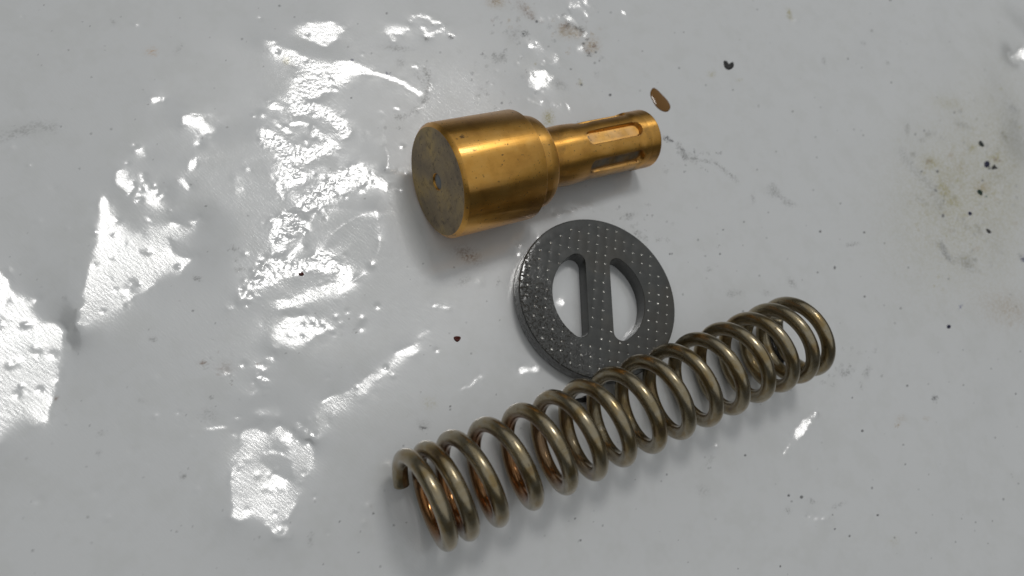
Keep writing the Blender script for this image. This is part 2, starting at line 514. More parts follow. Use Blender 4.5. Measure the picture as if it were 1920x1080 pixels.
# dirt: (x, y, rx, ry, turn, strength, colour)
GY, DK, OL, TN, NV, GN, RB = (0.30,0.30,0.29), (0.05,0.05,0.05), (0.38,0.335,0.14), (0.42,0.33,0.22), (0.03,0.03,0.10), (0.02,0.09,0.05), (0.22,0.14,0.09)
DIRT = [
    (1745,305,15,11,0,.42,OL),(1740,303,5,4,0,.5,RB),(1770,355,7,15,-30,.5,OL),(1788,378,13,9,20,.36,OL),(1842,352,12,10,0,.5,TN),
    (1700,242,4,10,0,.35,GY),(1741,252,5,4,0,.5,GY),(1730,377,15,4,35,.3,GY),(1765,405,30,5,55,.10,GY),(1770,470,4,13,-30,.5,GY),(1779,482,8,4,50,.4,GY),
    (1815,495,8,14,-35,.5,GY),(1806,488,12,8,0,.25,GY),(1834,432,4,10,-25,.5,GY),(1812,425,10,4,45,.3,GY),(1866,298,10,7,0,.4,OL),(1822,278,6,5,0,.4,OL),
    (1782,292,5,5,0,.5,TN),(1803,235,11,4,20,.4,GY),(1881,258,4,10,-35,.35,GY),(1878,250,3,3,0,.5,GY),(1780,195,26,12,10,.16,OL),(1870,330,18,14,0,.18,GY),
    (1712,290,6,4,0,.45,GY),(1728,262,6,4,0,.3,GY),(1709,305,3,2,0,.4,GY),(1778,328,20,12,0,.14,OL),(1800,313,10,8,0,.2,TN),(1795,340,6,4,0,.3,OL),
    (1800,365,115,160,20,.20,OL),(1880,330,60,210,0,.09,OL),(1890,580,45,26,15,.22,TN),(1905,240,20,60,-20,.12,GY),(1900,205,10,5,40,.3,GY),
    (1757,322,2.4,2.4,0,.9,DK),(1769,404,2.5,3.2,0,.85,DK),(1727,322,2,2,0,.7,DK),(1843,338,2,2,0,.7,DK),(1850,368,2,2,0,.7,GN),(1754,357,3.5,2,40,.7,DK),(1770,376,2,2,0,.5,DK),
    (1733,245,2,2,0,.5,DK),(1716,252,2,2,0,.5,DK),(1788,212,2,2,0,.5,DK),(1865,300,3,3,0,.6,RB),(1873,302,2.5,2,0,.6,RB),(1855,316,3,2,0,.8,DK),
    (930,4,14,9,0,.4,TN),(925,2,4,4,0,.4,RB),(985,18,16,8,45,.35,RB),(997,30,6,4,40,.4,RB),(1060,49,9,7,0,.62,RB),(1066,47,4,3,0,.6,DK),(1085,54,10,3,30,.8,DK),(1089,58,3,4,0,.8,DK),
    (1072,62,16,9,0,.42,TN),(1055,58,7,9,0,.3,TN),(1110,86,12,14,0,.42,TN),(1104,102,4,3,0,.8,DK),(1094,82,2.5,2.5,0,.8,DK),(1114,86,4,3,0,.65,RB),(1100,95,3,6,-30,.4,RB),(1117,98,2,2,0,.7,DK),
    (965,65,12,10,0,.25,GY),(984,63,5,2.5,-35,.85,DK),(943,105,5,5,0,.6,GY),(931,112,6,6,0,.35,GY),(927,104,4,3,30,.4,GY),(1007,39,2.4,2.4,0,.9,DK),(1089,155,3,5,0,.5,OL),(1090,159,2,2,0,.9,DK),
    (1144,178,2.3,2.3,0,.95,DK),(1115,118,2,2,0,.5,DK),(1070,130,1.6,1.6,0,.7,DK),(1050,160,14,6,20,.25,GY),(1118,140,4,6,0,.2,GY),(912,124,3,3,0,.4,GY),(905,168,10,6,50,.18,GY),
    (896,178,4,3,0,.4,GY),(941,193,2,2,0,.7,DK),(1004,120,2,2,0,.5,OL),
    (800,73,5,4,0,.55,GY),(845,69,4,3,-30,.6,DK),(745,90,26,4,4,.28,GY),(752,118,8,9,0,.2,GY),(728,140,2.4,4.5,-30,.97,NV),(660,113,3,2,0,.9,NV),(537,114,6,8,-20,.4,OL),(549,122,2,5,-30,.55,GY),
    (602,169,2,2,0,.6,GY),(659,182,1.6,1.6,0,.8,DK),(725,25,2,2,0,.6,DK),(524,11,2,2,0,.6,DK),(722,241,3,3,0,.5,GY),(750,241,5,3,0,.5,GY),(748,220,7,4,10,.45,GY),
    (50,245,50,10,-8,.13,GY),(285,97,9,6,0,.3,(0.55,0.36,0.2)),(335,92,4,9,40,.13,GY),(213,42,6,3,45,.2,GY),(440,467,5,4,30,.55,GY),(445,486,4,3,0,.5,GY),(448,505,9,5,0,.32,GY),(370,522,6,4,30,.6,GY),
    (386,385,1.6,1.6,0,.8,DK),(380,680,7,3,0,.55,RB),(287,637,6,3.5,30,.45,GY),(420,690,14,10,0,.18,RB),(190,812,6,4,-30,.3,GY),(343,893,4,5,0,.45,GY),(392,778,16,10,0,.22,GY),(265,752,6,4,0,.2,GY),
    (185,850,4,6,0,.2,GY),(582,1010,4,12,0,.25,GY),(61,1032,2,2,0,.6,DK),(362,583,2,2,0,.6,DK),(104,745,4,4,0,.5,RB),(50,860,3,2,0,.3,GY),(590,940,2,3,0,.4,GY),(700,963,2,2,0,.8,DK),(637,978,1.6,1.6,0,.7,DK),
    (606,1058,1.6,1.6,0,.7,DK),(672,1036,2,1.6,0,.5,DK),(793,803,4,3,0,.6,DK),(793,796,10,8,0,.2,GY),(805,755,12,10,30,.16,OL),(844,762,1.6,1.6,0,.8,DK),(843,625,2,2,0,.4,GY),(668,621,4,3,0,.5,GY),
    (1180,405,8,5,-20,.35,GY),(1195,436,5,4,0,.5,GY),(1207,447,6,4,30,.3,GY),(1236,450,4,3,0,.5,GY),(1260,476,1.5,1.5,0,.7,DK),(878,478,22,12,20,.30,RB),(1028,222,8,11,0,.55,OL),(870,527,6,12,60,.25,GY),(935,530,3,7,10,.3,GY),
    (1450,360,12,8,20,.25,GY),(1478,380,8,4,10,.22,GY),(1480,26,3,8,-10,.55,OL),(1483,33,5,2,20,.4,OL),(1597,458,10,2.4,-8,.5,GY),(1412,374,3,7,-10,.3,GY),(1485,530,4,12,-40,.3,GY),(1335,140,6,5,0,.25,OL),(1386,150,4,2,0,.3,OL),
    (1422,199,2,3,0,.4,GY),(1634,58,2.4,2.4,0,.6,GY),(1618,81,5,2,30,.4,GY),(1666,117,4,2,30,.4,GY),(1589,111,1.6,1.6,0,.7,DK),(1672,154,1.6,1.6,0,.7,DK),(1545,115,2,9,-12,.3,GY),(1538,434,2,2,0,.9,DK),(1620,436,2,2,0,.8,DK),
    (1565,502,2,3,0,.8,DK),(1533,511,1.6,1.6,0,.7,DK),(1350,476,1.6,1.6,0,.8,DK),(1256,476,1.6,1.6,0,.8,DK),(1356,431,1.5,1.5,0,.7,DK),(1395,416,1.5,1.5,0,.6,DK),(1330,505,4,3,0,.3,GY),(1420,18,1.4,1.4,0,.5,DK),(1668,1,2,2,0,.8,DK),
    (1583,700,10,6,30,.28,GY),(1592,697,4,4,0,.4,GY),(1626,697,4,9,15,.42,GY),(1615,725,2,4,0,.3,GY),(1752,747,3,4,-30,.7,DK),(1684,797,4,3,0,.4,TN),(1690,785,9,6,0,.15,TN),(1738,785,5,3,0,.2,TN),(1617,808,2.2,2.2,0,.9,DK),
    (1479,929,2.2,2.2,0,.9,DK),(1503,932,3,2.6,0,.9,DK),(1478,958,4,4,0,.5,GY),(1522,940,5,3,30,.35,GY),(1635,915,2,2,0,.6,DK),(1645,966,2.2,1.6,0,.9,DK),(1591,1005,2,2,0,.8,DK),(1563,992,1.6,1.6,0,.8,DK),(1676,1015,8,8,0,.12,OL),
    (1570,948,12,3,-20,.25,GY),(1621,556,1.8,1.8,0,.8,DK),(1689,578,2,2,0,.5,DK),(1380,548,14,4,0,.2,GY),(1437,550,10,4,10,.2,GY),(1372,553,6,3,0,.3,GY),(1701,723,2,2,0,.7,DK),(1598,746,1.5,1.5,0,.7,DK),(1330,864,5,10,40,.16,GY),
    (1317,920,12,8,30,.14,GY),(1463,1062,1.6,1.6,0,.9,DK),(1397,854,1.8,1.8,0,.9,DK),(1384,1066,1.4,1.4,0,.6,DK),(1801,574,1.6,4,20,.85,(0.04,0.05,0.2)),(1918,486,4,4,0,.9,NV),(1906,738,1.5,1.5,0,.8,DK),(1882,936,2,2,0,.5,DK),(1400,730,2,2,0,.4,DK),
    (1088,1013,2,2,0,.7,DK),(1078,972,1.8,1.8,0,.7,DK),(1130,985,2,2,0,.4,DK),(1250,890,1.6,1.6,0,.6,DK),(738,985,2,2,0,.5,DK),(762,980,1.5,1.5,0,.5,DK),
    (1282,60,1.4,1.4,0,.5,DK),(1200,170,2,2,0,.4,GY),
]
SMEARS = [([(797,128),(803,145),(803,165),(796,188),(783,205)], 5, .42, GY), ([(783,205),(765,215),(745,222)], 4, .25, GY), ([(781,135),(790,150),(797,165)], 4, .22, GY),
          ([(1247,258),(1257,264)], 3.5, .6, DK), ([(1272,272),(1280,282),(1283,298)], 4, .5, GY), ([(1284,296),(1310,300),(1340,304),(1362,322),(1384,341)], 2.6, .3, GY),
          ([(1284,290),(1300,296)], 6, .2, GY), ([(1690,285),(1712,318),(1740,345),(1765,385)], 8, .16, GY), ([(1765,455),(1772,472),(1782,486)], 4, .35, GY),
          ([(0,262),(30,250),(70,232),(100,240)], 7, .12, GY), ([(595,178),(605,165),(618,150)], 2.5, .3, GY), ([(985,235),(1000,228)], 3, .15, GY),
          ([(1448,345),(1456,362),(1475,380),(1490,384)], 4, .22, GY)]
dn = np.clip(0.5 + 0.42 * grf(NY, NX, STEP, 0.28, 31) + 0.25 * grf(NY, NX, STEP, 0.8, 32), 0, 1)
dirt = np.ones((NY, NX, 3)) * np.array([0.655, 0.662, 0.66])
# faint overall grime
gr = np.clip(grf(NY, NX, STEP, 7, 33) * 0.5 + grf(NY, NX, STEP, 2, 34) * 0.3, -0.3, 1.2)[..., None]
dirt *= 1 - 0.028 * np.clip(gr, -1, 1.2) * np.array([1, 1, 1.25])
qx = spx + grf(NY, NX, STEP, 0.5, 35) * 1.6
qy = spy + grf(NY, NX, STEP, 0.5, 36) * 1.6
for (x, y, rx, ry, turn, s, c) in DIRT:
    R_ = max(rx, ry) * 2.2 + 3
    sel = np.nonzero((spx > x - R_) & (spx < x + R_) & (spy > y - R_) & (spy < y + R_))
    a = math.radians(turn)
    small = max(rx, ry) < 4
    X, Y = (spx[sel], spy[sel]) if small else (qx[sel], qy[sel])
    u = ((X - x) * math.cos(a) + (Y - y) * math.sin(a)) / rx
    v = (-(X - x) * math.sin(a) + (Y - y) * math.cos(a)) / ry
    d = u * u + v * v
    if small:
        w = s * np.clip(1.9 - 1.15 * d, 0, 1)
    else:
        w = 1.75 * s * np.exp(-d * 0.9) * (0.35 + 1.3 * dn[sel] ** 1.4)
    w = np.clip(w, 0, 1)[:, None]
    dirt[sel] = dirt[sel] * (1 - w) + np.array(c) * w
for pts, w_, s, c in SMEARS:
    sel, d = seg_dist(qx, qy, pts, w_ * 2.5)
    w = np.clip(1.8 * s * np.exp(-(d / w_) ** 2) * (0.2 + 1.6 * dn[sel] ** 1.6), 0, 1)[:, None]
    dirt[sel] = dirt[sel] * (1 - w) + np.array(c) * w
for cx_, cy_, sx_, sy_, n_, pal in ((1805, 365, 55, 85, 90, (OL, GY, DK, TN)), (1770, 400, 30, 60, 40, (OL, OL, GY)), (1890, 300, 25, 90, 40, (GY, OL)), (1085, 70, 30, 25, 25, (RB, DK, TN)),
                                    (940, 120, 40, 50, 40, (GY, GY, DK)), (980, 20, 40, 18, 20, (RB, TN)), (1200, 430, 50, 35, 25, (GY, GY)), (1600, 690, 40, 25, 18, (GY, GY)), (420, 690, 30, 30, 15, (RB, GY)), (1300, 290, 40, 18, 22, (GY, DK))):
    for _ in range(n_):
        x, y = r2.normal(cx_, sx_), r2.normal(cy_, sy_)
        rr, c_ = r2.uniform(0.9, 3.6), pal[r2.integers(len(pal))]
        sel = np.nonzero((np.abs(spx - x) < 9) & (np.abs(spy - y) < 9))
        d = ((qx[sel] - x) ** 2 + (qy[sel] - y) ** 2) / rr ** 2
        w = (r2.uniform(0.2, 0.75) * (0.5 if rr > 2.4 else 1) * np.clip(1.7 - d, 0, 1))[:, None]
        dirt[sel] = dirt[sel] * (1 - w) + np.array(c_) * w
for _ in range(420):
    x, y = r2.uniform(0, 1920), r2.uniform(0, 1080)
    rr = r2.uniform(0.8, 1.9)
    sel = np.nonzero((np.abs(spx - x) < 6) & (np.abs(spy - y) < 6))
    d = ((spx[sel] - x) ** 2 + (spy[sel] - y) ** 2) / rr ** 2
    w = (r2.uniform(0.12, 0.6) * np.clip(1.8 - d, 0, 1))[:, None]
    dirt[sel] = dirt[sel] * (1 - w) + np.array(GY) * 0.4 * w


def sheet_height(wx, wy):
    i = np.clip(((np.asarray(wx) * ex[0] + np.asarray(wy) * ex[1]) - lo[0]) / STEP, 0, NX - 1).astype(int)
    j = np.clip(((np.asarray(wx) * ey[0] + np.asarray(wy) * ey[1]) - lo[1]) / STEP, 0, NY - 1).astype(int)
    return hf[j, i]


def sheet_material():
    t = NT('white_plastic_film')
    co = t.obj()
    a = t.attr('dirt')
    fine = t.noise(t.mapping(co, (1, 4.5, 1), (0, 0, -0.25 - 0.7)), 800, 3, 0.65)     # drawn-film streaks
    grain = t.noise(co, 5200, 2, 0.5)
    hgt = t.math('ADD', t.math('MULTIPLY', fine, 1.0), t.math('MULTIPLY', grain, 0.22))
    nrm = t.bump(hgt, 0.000014, 1.0)
    rough = t.math('MULTIPLY_ADD', t.noise(co, 180, 4), 0.12, 0.07)
    return t.set(Base_Color=a.outputs['Color'], Roughness=0.27, Specular_IOR_Level=0.7, IOR=1.5, Normal=nrm,
                 Coat_Weight=1.0, Coat_IOR=1.68, Coat_Roughness=rough, Coat_Normal=nrm)


Pv = P.copy()
Pv[..., 2] = hf
V = (Pv.reshape(-1, 3) * MM)
idx = np.arange(NX * NY).reshape(NY, NX)
Q = np.stack([idx[:-1, :-1], idx[:-1, 1:], idx[1:, 1:], idx[1:, :-1]], -1).reshape(-1, 4)
# the film runs on over the table beyond the picture
loop = np.concatenate([idx[0, :-1], idx[:-1, -1], idx[-1, :0:-1], idx[:0:-1, 0]])
ctr = V.mean(0)
rings = [loop]
extra = []
base_n = len(V)
for k, sc_ in enumerate((1.15, 1.6, 3.0, 5.0)):
    r_ = V[loop].copy()
    r_[:, :2] = ctr[:2] + (r_[:, :2] - ctr[:2]) * sc_
    r_[:, 2] = r_[:, 2] * (0.3, 0, 0, 0)[k]
    extra.append(r_)
    rings.append(base_n + np.arange(len(loop)) + k * len(loop))
VV = np.concatenate([V] + extra)
QQ = [Q]
for a_, b_ in zip(rings[:-1], rings[1:]):
    QQ.append(np.stack([a_, b_, np.roll(b_, -1), np.roll(a_, -1)], -1))
me = mesh_np('plastic_sheet', VV, np.concatenate(QQ))
colr = np.ones((len(VV), 4), np.float32)
colr[:, :3] = (0.655, 0.662, 0.66)
colr[:NX * NY, :3] = dirt.reshape(-1, 3)
at = me.attributes.new('dirt', 'FLOAT_COLOR', 'POINT')
at.data.foreach_set('color', colr.ravel())
sheet = link_mesh('plastic_sheet', me, sheet_material())
sheet['kind'] = 'structure'
sheet['label'] = 'crumpled dirty white plastic film spread under all the metal parts'


# ------------------------------------------------------------------ metals
def brass(name, grime=0.0, lathe=True):
    t = NT(name)
    co = t.obj()
    n1 = t.noise(co, 260, 5, 0.6)
    n2 = t.noise(t.mapping(co, (0.12, 1, 1)), 900, 4, 0.6)        # drawn along the axis
    col = t.ramp(n1, [(0.25, (0.56, 0.265, 0.045)), (0.5, (0.82, 0.425, 0.085)), (0.75, (0.92, 0.53, 0.14))])
    col = t.mix(t.math('MULTIPLY', n2, 0.40), col, (0.42, 0.21, 0.045))
    spots = t.ramp(t.noise(co, 1900, 3, 0.55), [(0.64, (0, 0, 0)), (0.70, (1, 1, 1))])
    spots2 = t.ramp(t.noise(co, 700, 4, 0.6), [(0.68, (0, 0, 0)), (0.74, (1, 1, 1))])
    dark = t.math('MAXIMUM', spots, spots2)
    if grime:
        dark = t.math('MAXIMUM', dark, t.ramp(t.noise(co, 150, 5, 0.7), [(0.58 - 0.1 * grime, (0, 0, 0)), (0.75, (1, 1, 1))]))
    col = t.mix(t.math('MULTIPLY', dark, 0.75), col, (0.055, 0.035, 0.018))
    if grime:
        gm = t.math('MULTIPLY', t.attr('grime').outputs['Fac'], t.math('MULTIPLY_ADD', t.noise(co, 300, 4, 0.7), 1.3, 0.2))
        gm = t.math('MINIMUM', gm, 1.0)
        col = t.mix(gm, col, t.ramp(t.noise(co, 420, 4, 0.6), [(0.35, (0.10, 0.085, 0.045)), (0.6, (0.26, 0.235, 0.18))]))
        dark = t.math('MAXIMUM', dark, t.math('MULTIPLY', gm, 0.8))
    rings_ = t.noise(t.mapping(co, (1, 0.02, 0.02)), 4200, 2, 0.7)
    scr = t.noise(t.mapping(co, (0.08, 1, 1), (0.2, 0.1, 0.3)), 1800, 2, 0.6)
    nrm = t.bump(t.math('ADD', t.math('MULTIPLY', rings_, 0.7 if lathe else 0.2), t.math('MULTIPLY', scr, 0.5)), 0.000018, 1.0)
    rough = t.math('ADD', t.math('MULTIPLY_ADD', n1, 0.16, 0.27), t.math('MULTIPLY', dark, 0.25))
    tg = t.n('ShaderNodeTangent', direction_type='RADIAL', axis='X')
    return t.set(Base_Color=col, Metallic=t.math('MULTIPLY_ADD', dark, -0.45, 1.0), Roughness=rough, Normal=nrm,
                 Anisotropic=0.9 if lathe else 0.5, Anisotropic_Rotation=0.25, Tangent=tg.outputs[0], Coat_Weight=0.35, Coat_Roughness=0.14, Coat_Normal=nrm)


def tarnish():
    t = NT('tarnished_brass_face')
    co = t.obj()
    n1 = t.noise(co, 170, 6, 0.65)
    n2 = t.noise(co, 620, 5, 0.65)
    col = t.ramp(n1, [(0.3, (0.20, 0.155, 0.108)), (0.48, (0.32, 0.245, 0.145)), (0.68, (0.50, 0.36, 0.15))])
    col = t.mix(t.ramp(n2, [(0.54, (0, 0, 0)), (0.70, (0.6, 0.6, 0.6))]), col, (0.06, 0.048, 0.050))
    pits = t.ramp(t.noise(co, 1700, 3, 0.6), [(0.62, (0, 0, 0)), (0.70, (1, 1, 1))])
    # worn back to gold towards the rim
    v_ = t.n('ShaderNodeVectorMath', operation='LENGTH')
    t.l(t.mapping(co, (0, 1, 1)), v_.inputs[0])
    edge = t.math('MULTIPLY_ADD', v_.outputs['Value'], 1 / 0.0045, -1.75)
    edge = t.math('MULTIPLY', t.math('MINIMUM', t.math('MAXIMUM', edge, 0), 1), t.ramp(t.noise(co, 210, 4, 0.6), [(0.42, (0.15, 0.15, 0.15)), (0.62, (1, 1, 1))]))
    col = t.mix(edge, col, (0.46, 0.31, 0.11))
    col = t.mix(t.math('MULTIPLY', pits, 0.8), col, (0.02, 0.016, 0.02))
    nrm = t.bump(n2, 0.00005, 1.0)
    return t.set(Base_Color=col, Metallic=0.55, Roughness=t.math('MULTIPLY_ADD', n2, 0.25, 0.36), Normal=nrm)


M_BRASS = brass('machined_brass')
M_SHANK = brass('oily_brass', 0.5)
M_FACE = tarnish()


def simple(name, col, rough, metal=0.0, spec=0.5, nscale=700, nd=0.00004, var=0.4, coat=0.0):
    t = NT(name)
    co = t.obj()
    n = t.noise(co, nscale, 4, 0.6)
    c = t.mix(t.math('MULTIPLY', n, var), tuple(col), tuple(x * 0.35 for x in col))
    return t.set(Base_Color=c, Roughness=rough, Metallic=metal, Specular_IOR_Level=spec, Normal=t.bump(n, nd), Coat_Weight=coat, Coat_Roughness=0.06)


# ------------------------------------------------------------------ brass plunger (axis = local X)
RH, CH, LH, R2, L2, RS, LS = 9.5535, 0.62, 15.57, 7.45, 19.54, 5.5, 44.77
PA = Vector((0.42922059, 0.89856258, -0.09140552))
PC = Vector((-20.797, -0.3063, 9.5588))
e2 = Vector((0, 0, 1)).cross(PA).normalized()
e1 = PA.cross(e2).normalized()
plunger = bpy.data.objects.new('brass_plunger', None)
COL.objects.link(plunger)
Mp = Matrix((PA, e2, e1)).transposed().to_4x4()
plunger.matrix_world = Matrix.Translation(PC * MM) @ Mp
plunger.empty_display_size = 0.005
tag(plunger, 'gold brass plunger with broad head, grey tarnished end and slotted shank', 'plunger')


def lathe(name, prof, seg, mat, cap_end=False, rfun=None):
    """prof: list of (axial, radius); rfun(ax, ang, r) shapes the skin"""
    pr = np.array(prof, float)
    th = np.arange(seg) / seg * 2 * np.pi
    A = np.repeat(pr[:, 0][:, None], seg, 1)
    Rr = np.repeat(pr[:, 1][:, None], seg, 1)
    T = np.repeat(th[None], len(pr), 0)
    if rfun:
        Rr = rfun(A, T, Rr)
    vs = np.stack([A, Rr * np.sin(T), Rr * np.cos(T)], -1).reshape(-1, 3) * MM
    ii = np.arange(len(pr) * seg).reshape(len(pr), seg)
    q = np.stack([ii[:-1], np.roll(ii, -1, 1)[:-1], np.roll(ii, -1, 1)[1:], ii[1:]], -1).reshape(-1, 4)
    me_ = mesh_np(name, vs, q)
    if rfun:
        g_ = me_.attributes.new('grime', 'FLOAT', 'POINT')
        g_.data.foreach_set('value', slot_grime_tone(A, T).ravel().astype(np.float32))
    o = link_mesh(name, me_, mat, plunger)
    me_.set_sharp_from_angle(angle=math.radians(28))
    return o


def soft(pts, r=0.06):
    """profile with tiny broken edges"""
    out = [pts[0]]
    for a_, b_, c_ in zip(pts[:-2], pts[1:-1], pts[2:]):
        a_, b_, c_ = map(np.array, (a_, b_, c_))
        u, v = a_ - b_, c_ - b_
        out.append(tuple(b_ + u / np.linalg.norm(u) * min(r, np.linalg.norm(u) / 3)))
        out.append(tuple(b_ + v / np.linalg.norm(v) * min(r, np.linalg.norm(v) / 3)))
    out.append(pts[-1])
    return out


lathe('head', soft([(0.0, RH - CH - 0.02), (0.0, RH - CH), (CH, RH), (LH - 0.16, RH), (LH, RH - 0.16), (LH, 7.8)], 0.05), 160, M_BRASS)
lathe('end_face', [(0.004, RH - CH - 0.02), (0.0, RH - 1.6), (0.0, 6.0), (0.0, 4.0), (0.0, 2.4), (0.0, 1.62), (0.09, 1.45)], 128, M_FACE)
M_HOLE = simple('grimy_steel', (0.24, 0.25, 0.25), 0.5, 0.5)
lathe('hole_rim', [(0.09, 1.45), (0.16, 1.38), (0.36, 1.36), (0.46, 1.3)], 48, M_BRASS)
lathe('hole_plug', [(0.42, 1.34), (0.3, 1.0), (0.25, 0.5), (0.24, 0.01)], 48, M_HOLE)
lathe('collar', soft([(LH - 0.1, 7.95), (LH + 0.25, 7.95), (LH + 0.4, 8.42), (17.6, 8.30), (18.9, 7.98), (L2 - 0.16, R2 + 0.1), (L2, R2 - 0.1), (L2, 5.0)], 0.1), 160, M_BRASS)

sl_a0, sl_a1, sl_w = 28.3, 40.7, 14.6


def slot_grime_tone(A, T):
    # old grey grime caked in the lower slots and along the underside of the shank; every slot floor toned darker
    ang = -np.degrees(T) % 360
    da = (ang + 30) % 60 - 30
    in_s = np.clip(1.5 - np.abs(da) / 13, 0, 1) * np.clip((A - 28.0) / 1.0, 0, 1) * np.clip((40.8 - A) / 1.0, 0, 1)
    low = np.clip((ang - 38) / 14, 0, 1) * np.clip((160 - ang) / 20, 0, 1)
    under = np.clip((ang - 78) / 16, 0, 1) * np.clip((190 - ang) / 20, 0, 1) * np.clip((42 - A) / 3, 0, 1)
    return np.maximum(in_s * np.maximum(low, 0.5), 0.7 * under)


def shank_r(A, T, Rr):
    ang = np.degrees(T)
    da = (ang + 30) % 60 - 30
    k = np.round(ang / 60) % 6
    mid, hl, hw, rc = (sl_a0 + sl_a1) / 2, (sl_a1 - sl_a0) / 2, math.radians(sl_w) * 5.4, 1.25
    qx_, qy_ = np.abs(A - mid) - hl + rc, np.abs(np.radians(da)) * 5.4 - hw + rc
    sd = np.hypot(np.maximum(qx_, 0), np.maximum(qy_, 0)) + np.minimum(np.maximum(qx_, qy_), 0) - rc
    # the cutter leaves a flat floor that climbs at the head end
    floor = (4.42 + 0.15 * np.clip((33 - A) / 5, 0, 1)) / np.cos(np.radians(np.minimum(np.abs(da), 25)))
    w = np.clip(0.5 - sd / 0.15, 0, 1)
    w = w * w * (3 - 2 * w)
    return Rr * (1 - w) + np.minimum(floor, Rr) * w


ax_ = list(np.concatenate([np.linspace(L2 - 0.2, 27.9, 46), np.arange(27.95, 41.2, 0.075), np.linspace(41.25, 44.3, 24)]))
prof = []
for a_ in ax_:
    r_ = 5.32
    r_ += 0.12 * math.exp(-((a_ - 25.5) / 2.0) ** 2)
    r_ -= 0.10 * math.exp(-((a_ - 30.2) / 1.6) ** 2)
    s_ = min(1, max(0, (a_ - 39.6) / 1.6))
    r_ = r_ + (RS - 5.32) * s_ * s_ * (3 - 2 * s_)
    r_ -= 0.03 * math.exp(-((a_ - 42.35) / 0.2) ** 2)
    prof.append((a_, r_))
prof += [(44.45, RS), (44.6, RS - 0.05), (44.73, RS - 0.22), (44.77, RS - 0.45), (44.77, 3.4), (44.2, 3.2), (40.0, 3.1), (39.5, 0.01)]
lathe('shank', prof, 480, M_SHANK, rfun=shank_r)

# settle it on the film
hh = [float(sheet_height(PC.x + PA.x * s + e2.x * 0, PC.y + PA.y * s)) for s in (1.0, 8.0, 15.0, 44.0)]
plunger.location.z += (sum(hh) / len(hh)) * MM
print('plunger settle', [round(x, 2) for x in hh])

# ------------------------------------------------------------------ slotted disc
DC = np.array([12.2542, 9.0722])
DT, DR = 3.12, 15.0
DAZ = math.radians(-49.0)
ux = np.array([-math.sin(DAZ), math.cos(DAZ)])
uy = np.array([math.cos(DAZ), math.sin(DAZ)])


def d_slot(side):
    """rounded D outline: straight edge at x=2.38, outer arc of radius 8.85"""
    R_, x0, rc = 8.95, 2.34, 1.6
    # corner centre: distance R_-rc from 0 and x = x0+rc
    cx = x0 + rc
    cy = math.sqrt((R_ - rc) ** 2 - cx * cx)
    pts = []
    a0 = math.atan2(cy, cx)
    for k in range(15):
        a = -a0 + 2 * a0 * k / 14
        pts.append((R_ * math.cos(a), R_ * math.sin(a)))
    for k in range(1, 8):
        a = a0 + (math.pi - a0) * k / 7
        pts.append((cx + rc * math.cos(a), cy + rc * math.sin(a)))
    for k in range(7):
        a = math.pi + (math.pi - a0) * k / 7
        pts.append((cx + rc * math.cos(a), -cy + rc * math.sin(a)))
    pts = [(x * side, y) for x, y in pts]
    return pts if side > 0 else pts[::-1]


